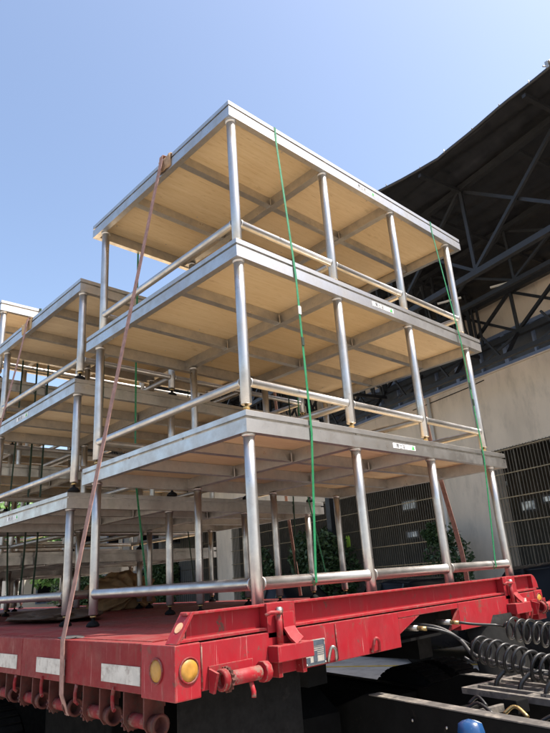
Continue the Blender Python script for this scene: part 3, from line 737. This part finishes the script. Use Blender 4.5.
# small paint rag by the side edge
lump('rag', (1.62, 3.42, TZ+.004), (.05, .10, .007), 'braid', 'flat grey rag lying on the deck edge by the strap', 'rag', 5., 24, 10, .4)

# ------------------------------------------------------------------ tractor unit behind the cab
TA = R(11.5)
tk = thing('tractor_unit', 'black tractor unit chassis coupled under the trailer front, cab out of sight', 'truck', (2.9, 2.0, -GZ), None, -TA)
def tp(name, mb, mat, bev=0, parent=None):
    o = part(name, mb, mat, tk if parent is None else parent, bev, True)
    return o
z = lambda v: v+GZ           # eye-relative height to tractor-local height
for x in (0, .80): tp('frame_rail', MB().prism([(-3.0, z(-.68)), (.55, z(-.68)), (.9, z(-.80)), (2.3, z(-.80)), (2.3, z(-.97)), (-3.0, z(-.97))], lambda p, a: (a, p[0], p[1]), x, x+.075), 'black_steel', .006)
for yy in (-2.4, -1.5, -.55, .35, 2.1): tp('cross_member', MB().box(.0755, .7995, yy, yy+.1, z(-.95), z(-.83)), 'black_steel')
for k in range(14): tp('bolt', MB().lathe([(.008, 0), (.007, -.006), (0, -.007)], (-.001, -1.4+.12*k, z(-.76 if k % 3 else -.83)), 'x', 8), 'steel')
for yy in (1.3,):
    for x in (-.68, -.36, .97, 1.29): wheel(tk, (x, yy, .47), .47, .27)
    tp('axle', MB().tube([(-.4, yy, .455), (1.3, yy, .455)], .09, 12), 'black_steel')
# fifth wheel plate
tp('coupling_plate', MB().lathe([(.34, 0), (.34, .05), (0, .05)], (.16, 1.9, z(-.60)), 'z', 28), 'black_steel')
tp('ground_blocker', MB().box(.09, .78, .95, 2.25, z(-1.3), z(-.815)), 'underbody')  # added black block, hides sunlit ground between the frame rails
tp('dark_filler_cover', MB().prism([(.72, z(-1.0)), (.72, z(-.78)), (.95, z(-.66)), (1.65, z(-.66)), (1.85, z(-.78)), (1.85, z(-1.0)), (1.83, z(-1.0)), (1.83, z(-.79)), (1.63, z(-.68)), (.97, z(-.68)), (.74, z(-.79)), (.74, z(-1.0))], lambda p, a: (a, p[0], p[1]), -.74, -.06), 'underbody')  # added black cover, darkens a bright patch by the left wheels
tp('coupling_base', MB().box(-.1, .40, 1.7, 2.1, z(-.80), z(-.60)), 'black_steel')
# right hand mud flap in front of the drive wheels
fl = [(1.0, .62), (1.02, .55), (1.28, .52), (1.46, .55), (1.48, .62)]
m = MB(); vs = []
for i in range(9):
    zz = -.36-.52*i/8
    for (x, yy) in ((.98, .60), (1.12, .55), (1.28, .53), (1.44, .55)): vs.append((x+.02*i/8, yy-.08*math.sin(i/8*2.2)+.02, z(zz)))
m.add(vs, [(i*4+j, i*4+j+1, i*4+j+5, i*4+j+4) for i in range(8) for j in range(3)], True)
o = tp('mud_flap', m, 'rubber'); md = o.modifiers.new('t', 'SOLIDIFY'); md.thickness = .012
# catwalk grating
cw = tp('catwalk_frame', MB().box(.33, .36, -1.2, .10, z(-.675), z(-.645)).box(.95, .98, -1.2, .10, z(-.675), z(-.645)).box(.3605, .9495, .07, .10, z(-.675), z(-.645)).box(.3605, .9495, -.33, -.29, z(-.675), z(-.647)), 'catwalk')
for k in range(5): tp('catwalk_bar', MB().box(.43+k*.10, .458+k*.10, -1.2, .0695, z(-.668), z(-.645)), 'catwalk')
tp('junction_box', MB().box(.20, .29, -.36, -.28, z(-.70), z(-.64)), 'black_steel', .006)
for k, (x, yy, l) in enumerate(((.12, -.10, .16), (.17, -.30, .12), (.24, -.02, .10), (.14, -.52, .2))): tp('air_pipe', MB().tube(smooth_path([(x, yy, z(-.70)), (x+.03, yy-l*.4, z(-.665)), (x+.02, yy-l, z(-.70))], 4), .009, 8), 'brass' if k == 1 else 'hose')
tp('bracket', MB().box(.09, .32, -.20, -.17, z(-.72), z(-.69)), 'catwalk')
for x in (-.004, .796): tp('rail_flange', MB().box(x, x+.083, -3.0, .50, z(-.6795), z(-.674)), 'catwalk')
# side tool rack and blue air vessel
# large black hoses arching over the catwalk
for k in range(4):
    y0 = -.06-.17*k; x0 = .58-.02*k
    pts = smooth_path([(x0-.10, y0+.05, z(-.675)), (x0-.09, y0+.04, z(-.62)), (x0-.035, y0+.01, z(-.575)), (x0+.04, y0-.03, z(-.575)), (x0+.085, y0-.05, z(-.61)), (x0+.09, y0-.06, z(-.675))], 5)
    tp('brake_hose', MB().tube(pts, .012, 12), 'hose')
bt = link('canister', MB().box(-.046, .046, -.050, .050, -.45, .122).mesh('canister', 'blue_tank', (0,0,0), .045), None, (2.44, 1.515, -.722)); bt.rotation_euler.z = -TA
for p_ in bt.data.polygons: p_.use_smooth = True
tag(bt, 'scuffed blue metal canister beside the black truck frame', 'canister')
link('strap_ring', MB().box(-.066, .066, -.066, .066, -.02, .02).mesh('strap_ring', 'black_steel', (0,0,0), .01), bt, (0, 0, -.12))

# ------------------------------------------------------------------ coiled air lines
def coil(p0, p1, r, turns, tr_, lead, sag=.05, ph=0):
    p0, p1 = Vector(p0), Vector(p1); d = (p1-p0).normalized(); a = d.cross(Vector((0,0,1))).normalized(); b = a.cross(d)
    pts = [Vector(q) for q in lead]; N = turns*20
    for i in range(N+1):
        t = i/N; an = 2*math.pi*turns*t+ph
        e = min(1, t*turns/.7)
        c = p0.lerp(p1, t+.003*math.sin(t*turns*1.7))+Vector((0,0,-sag*math.sin(math.pi*t)+.004*math.sin(t*turns*2.3)))+a*.004*math.sin(t*turns*3.1)
        rr = r*(1+.02*math.sin(i*.37)+.03*math.sin(t*turns*2.9))*e
        pts.append(c+a*math.cos(an)*rr+b*math.sin(an)*rr)
    return MB().tube(pts, tr_, 10)
lead1 = smooth_path([(3.66, 2.36, -.352), (3.68, 2.26, -.356), (3.74, 2.18, -.372), (3.82, 2.08, -.385)], 4)
h1 = solo('coiled_air_hose', coil((3.86, 2.04, -.40), (3.76, .9, -.49), .064, 21, .0085, lead1, .02), 'hose', 'black coiled air hose, upper of the two, from trailer front', 'hose')
lead2 = smooth_path([(3.29, 2.36, -.350), (3.32, 2.26, -.352), (3.40, 2.17, -.385), (3.47, 2.10, -.445)], 4)
h2 = solo('coiled_air_hose', coil((3.50, 2.08, -.470), (3.27, .9, -.655), .068, 22, .0088, lead2, .01), 'hose', 'black coiled air hose, lower and longer of the two, above the catwalk', 'hose')
for hp, d in (((3.66, 2.36, -.352), h1), ((3.29, 2.36, -.350), h2)):
    f = MB().tube([Vector(hp)+Vector((0, .05, 0)), Vector(hp)+Vector((.005, -.06, -.002))], .017, 10); part('coupling', f, 'steel', d)
    f = MB().tube([Vector(hp)+Vector((.005, -.062, -.002)), Vector(hp)+Vector((.02, -.11, -.006))], .0125, 10); part('ferrule', f, 'brass', d)
cab = smooth_path([(3.36, 2.42, -.335), (3.42, 2.24, -.36), (3.45, 2.12, -.43), (3.46, 2.06, -.50), (3.46, 1.95, -.535), (3.40, 1.5, -.60), (3.27, .95, -.70)], 8)
solo('electric_cable', MB().tube(cab, .0095, 10), 'braid', 'braided grey electric cable hanging inside the lower coiled hose', 'cable')
cab2 = smooth_path([(3.34, 2.42, -.335), (3.40, 2.26, -.352), (3.46, 2.16, -.41), (3.475, 2.09, -.50), (3.45, 2.05, -.55), (3.43, 2.10, -.52)], 6)
solo('electric_cable', MB().tube(cab2, .008, 10), 'hose', 'short black cable looping down from the trailer front socket', 'cable')

# ------------------------------------------------------------------ parked cars
def car(d, n, label, mat, suv=False, flip=False):
    t = thing('parked_car', label, 'car', wp(d, n, -GZ), 'cars parked along the building', -TH+(math.pi if flip else 0))
    top = 1.58 if suv else 1.44; belt = 1.02 if suv else .92
    st = [(-2.28, .62, .40, .68), (-2.2, .78, .30, belt-.12), (-1.7, .86, .24, belt-.03), (-.7, .90, .22, belt), (.5, .90, .22, belt), (1.3, .89, .23, belt-.02), (1.9, .84, .26, belt-.16), (2.2, .72, .32, belt-.28), (2.3, .55, .42, .62)]
    vs = []; n_ = 10
    for (y, hw, zb, zt_) in st:
        ring = [(-hw*.9, zb), (-hw, zb+.12), (-hw*1.0, (zb+zt_)/2), (-hw*.96, zt_-.05), (-hw*.86, zt_), (hw*.86, zt_), (hw*.96, zt_-.05), (hw, (zb+zt_)/2), (hw, zb+.12), (hw*.9, zb)]
        vs += [(x, y, zz) for x, zz in ring]
    m = MB(); m.add(vs, [(i*n_+j, i*n_+(j+1) % n_, (i+1)*n_+(j+1) % n_, (i+1)*n_+j) for i in range(len(st)-1) for j in range(n_)], True)
    m.add(vs[:n_], [tuple(range(n_))]); m.add(vs[-n_:], [tuple(range(n_))])
    part('body', m, mat, t, 0, True)
    cs = [(-1.95 if suv else -1.75, .74, belt-.01, .74, belt+.02), (-1.5 if suv else -1.1, .76, belt-.02, .62, top-.05), (-.5, .78, belt-.02, .64, top), (.15, .78, belt-.02, .62, top-.05), (1.05, .76, belt-.03, .72, belt+.02)]
    def loft(cs, inset, zr):
        m = MB(); vs = []
        for (y, hb, zb, ht, zt_) in cs: vs += [(-hb+inset, y, zb), (-ht+inset, y, zt_-zr), (-ht*.8+inset, y, zt_), (ht*.8-inset, y, zt_), (ht-inset, y, zt_-zr), (hb-inset, y, zb)]
        m.add(vs, [(i*6+j, i*6+j+1, (i+1)*6+j+1, (i+1)*6+j) for i in range(len(cs)-1) for j in range(5)], True)
        m.add(vs[:6], [tuple(range(6))]); m.add(vs[-6:], [tuple(range(6))]); return m
    part('windows', loft(cs, 0, .05), 'glass', t, 0, True)
    rf = MB(); ys_ = [c for c in cs[1:4]]
    vs = []
    for (y, hb, zb, ht, zt_) in ys_: vs += [(-ht-.012, y, zt_-.07), (-ht*.8, y, zt_+.012), (ht*.8, y, zt_+.012), (ht+.012, y, zt_-.07)]
    rf.add(vs, [(i*4+j, i*4+j+1, i*4+j+5, i*4+j+4) for i in range(2) for j in range(3)], True)
    o = part('roof', rf, mat, t, 0, True); md = o.modifiers.new('t', 'SOLIDIFY'); md.thickness = .02
    for s in (-1, 1):
        for y, ht in ((-1.1, .62), (.15, .62)): part('pillar', MB().bar((s*(.785), y+(.02 if y < 0 else .35), belt-.02), (s*.645, y, top-.09), .05, .09), mat, t, 0, True)
        part('pillar', MB().bar((s*.79, -.3, belt-.02), (s*.655, -.35, top-.06), .04, .10), mat, t, 0, True)
        part('mirror', MB().lathe([(0, -.09), (.07, -.05), (.08, 0), (.06, .06), (0, .09)], (s*.97, .72, belt+.06), 'x', 12), mat, t, 0, True)
        part('headlight', MB().lathe([(0, -.05), (.10, -.02), (.11, .03), (0, .06)], (s*.62, 2.16, .66), 'y', 14), 'hub', t, 0, True)
        part('tail_light', MB().lathe([(0, -.06), (.09, -.03), (.10, .03), (0, .05)], (s*.66, -2.2, .72), 'y', 14), 'lamp_glass', t, 0, True)
        for y in (-1.38, 1.40): wheel(t, (s*.90-(.21 if s > 0 else 0), y, .34), .34, .21)
    return t
car(5.75, 9.1, 'black car parked beside the barred building, nearer the canopy end', 'car_paint', True, True)
car(10.6, 8.9, 'black car parked beside the building behind the module stacks', 'car_paint', False)
car(16.4, 9.4, 'dark grey car parked farther along the building wall', 'car_grey', False)

# ------------------------------------------------------------------ plants
def leaf_cloud(blobs, n, size, seed, flat=.0):
    rnd = random.Random(seed); m = MB()
    vs = []; fs = []
    for i in range(n):
        c, r = rnd.choice(blobs)
        while True:
            d = Vector((rnd.uniform(-1,1), rnd.uniform(-1,1), rnd.uniform(-1,1)))
            if .05 < d.length < 1: break
        d = d.normalized()*(d.length**.35)
        q = 1+.35*mnoise.noise(d*2.3+Vector(c))
        p = Vector((c[0]+d.x*r[0]*q, c[1]+d.y*r[1]*q, c[2]+d.z*r[2]*q))
        s = size*rnd.uniform(.6, 1.4)
        a = Vector((rnd.gauss(0,1), rnd.gauss(0,1), rnd.gauss(0,.6)))
        if a.length < .1: continue
        a.normalize(); b = a.cross(Vector((rnd.gauss(0,1), rnd.gauss(0,1), rnd.gauss(0,1)))).normalized()
        o = len(vs); vs += [p-a*s, p+b*s*.42, p+a*s, p-b*s*.42]; fs.append((o, o+1, o+2, o+3))
    m.add(vs, fs); return m
def bush(d, n, w_, h, label, seed, count=6000, mat='leaf_dark', size=.07, shoots=0):
    base = wp(d, n, -GZ); t = thing('bush', label, 'bush', base, 'shrubs in front of the building')
    rnd = random.Random(seed); blobs = []
    for i in range(9):
        x = rnd.uniform(-.6, .6)*w_; zz = rnd.uniform(.35, .75)*h
        blobs.append((base+DV*x+NV*rnd.uniform(-.25, .15)*w_*.6+Vector((0,0,zz)), (w_*.33, w_*.33, h*.30)))
    st = MB()
    for b_, r in blobs: st.tube([base+(b_-base)*.02, base+Vector(((b_-base).x*.4, (b_-base).y*.4, (b_-base).z*.5)), b_], .03, 6, rs=[.05, .035, .015])
    for i in range(shoots):
        a = base+DV*rnd.uniform(-.6, .6)*w_+Vector((0,0,h*.85)); e = a+DV*rnd.uniform(-.5, .5)*.8+Vector((0,0,rnd.uniform(.25, .55)))
        st.tube([a, (a+e)/2+Vector((.03,0,.02)), e], .01, 5)
        for k in range(5): blobs.append((a.lerp(e, .3+.17*k), (.07, .07, .06)))
    part('stems', st, 'bark', t)
    part('foliage', leaf_cloud(blobs, count, size, seed+1), mat, t)
bush(12.35, 12.2, 1.05, 2.55, 'dark green shrub against the beige pier between barred openings', 3, 7000, shoots=6)
bush(18.4, 12.2, 1.9, 3.1, 'large dark shrub before the bars, behind the front stack', 5, 11000, size=.085)
bush(22.4, 12.1, 1.5, 2.8, 'broad dark shrub beside the narrow beige pier', 9, 9000, size=.085)
bush(33, 11.5, 2.2, 3.4, 'dark shrub far along the barred wall', 12, 8000, size=.09)
# left background: tree, hedge and pale buildings beyond the trailer
def tree(x, y, h, r, label, seed, mat):
    t = thing('tree', label, 'tree', (x, y, -GZ)); rnd = random.Random(seed); tk_ = MB(); blobs = []
    tk_.tube([(x, y, -GZ), (x+.1, y, -GZ+h*.3), (x, y+.1, -GZ+h*.6)], .2, 10, rs=[.24, .17, .08])
    for i in range(12):
        an = rnd.uniform(0, 6.28); rr = rnd.uniform(.2, .8)*r; c = Vector((x+rr*math.cos(an), y+rr*math.sin(an), -GZ+h*rnd.uniform(.42, .88)))
        blobs.append((c, (r*.42, r*.42, h*.13))); tk_.tube([(x, y, -GZ+h*rnd.uniform(.25, .5)), c], .05, 6, rs=[.08, .02])
    part('trunk', tk_, 'bark', t); part('crown', leaf_cloud(blobs, 9000, .14, seed), mat, t)
tree(11.3, 30.5, 6.5, 2.6, 'light green tree beyond the trailer beside a pale house', 31, 'leaf_light')
tree(6.0, 34, 6.0, 2.8, 'light green tree farther off beyond the trailer tail', 37, 'leaf_light')
for x, y, s in ((13.6, 27.5, 41),):
    base = Vector((x, y, -GZ)); t = thing('bush', 'round dark garden shrub before the pale house' if s == 41 else 'dark garden shrub beneath the light green tree', 'bush', base)
    blobs = [(base+Vector((random.uniform(-.9,.9), random.uniform(-.5,.5), random.uniform(.7,2.0))), (.8,.6,.6)) for _ in range(8)]
    st = MB()
    for b_, r in blobs: st.tube([base, b_], .03, 5)
    part('stems', st, 'bark', t); part('foliage', leaf_cloud(blobs, 5000, .09, s), 'leaf_dark', t)
hs = thing('house', 'pale plastered house with dark windows behind the trees', 'house', (16, 35, -GZ))
part('wall', MB().box(12.5, 24, 33, 40, -GZ, 6.5), 'wall_pale', hs); part('roof', MB().box(12.2, 24.3, 32.7, 40.3, 6.502, 6.9), 'wall_render', hs)
for x in (13.6, 15.6, 17.6, 19.6, 21.6):
    for zz in (-.5, 2.4):
        wnd = part('window', MB().box(x, x+1.1, 32.96, 33.05, zz, zz+1.5), 'blue_frame', hs); part('pane', MB().box(x+.08, x+1.02, 32.94, 32.958, zz+.08, zz+1.42), 'glass', wnd)
fn = thing('yard_wall', 'low dark yard wall closing the far side of the yard', 'wall', (-2, 40, -GZ))
part('wall', MB().box(-40, 12.4, 40, 40.3, -GZ, .9), 'wall_render', fn); part('coping', MB().box(-40, 12.4, 39.95, 40.35, .903, 1.0), 'wall_pale', fn)
# safety vest hung on the bars
v0 = wp(17.58, WN-.06, .78)
m = MB(); prof = [(-.10, 0), (.10, 0), (.11, .22), (.10, .34), (.06, .40), (.03, .34), (-.03, .34), (-.06, .40), (-.10, .34), (-.11, .22)]
m.prism(prof, lambda p, a: v0+DV*p[0]+NV*a+Vector((0,0,p[1])), 0, .03)
solo('safety_vest', m, 'hi_vis', 'yellow-green safety vest hanging on the bars of the building', 'vest')

# ------------------------------------------------------------------ lift everything so the ground is at zero
for o in bpy.data.objects:
    if o.parent is None and o.type in ('MESH', 'EMPTY'): o.location.z += GZ
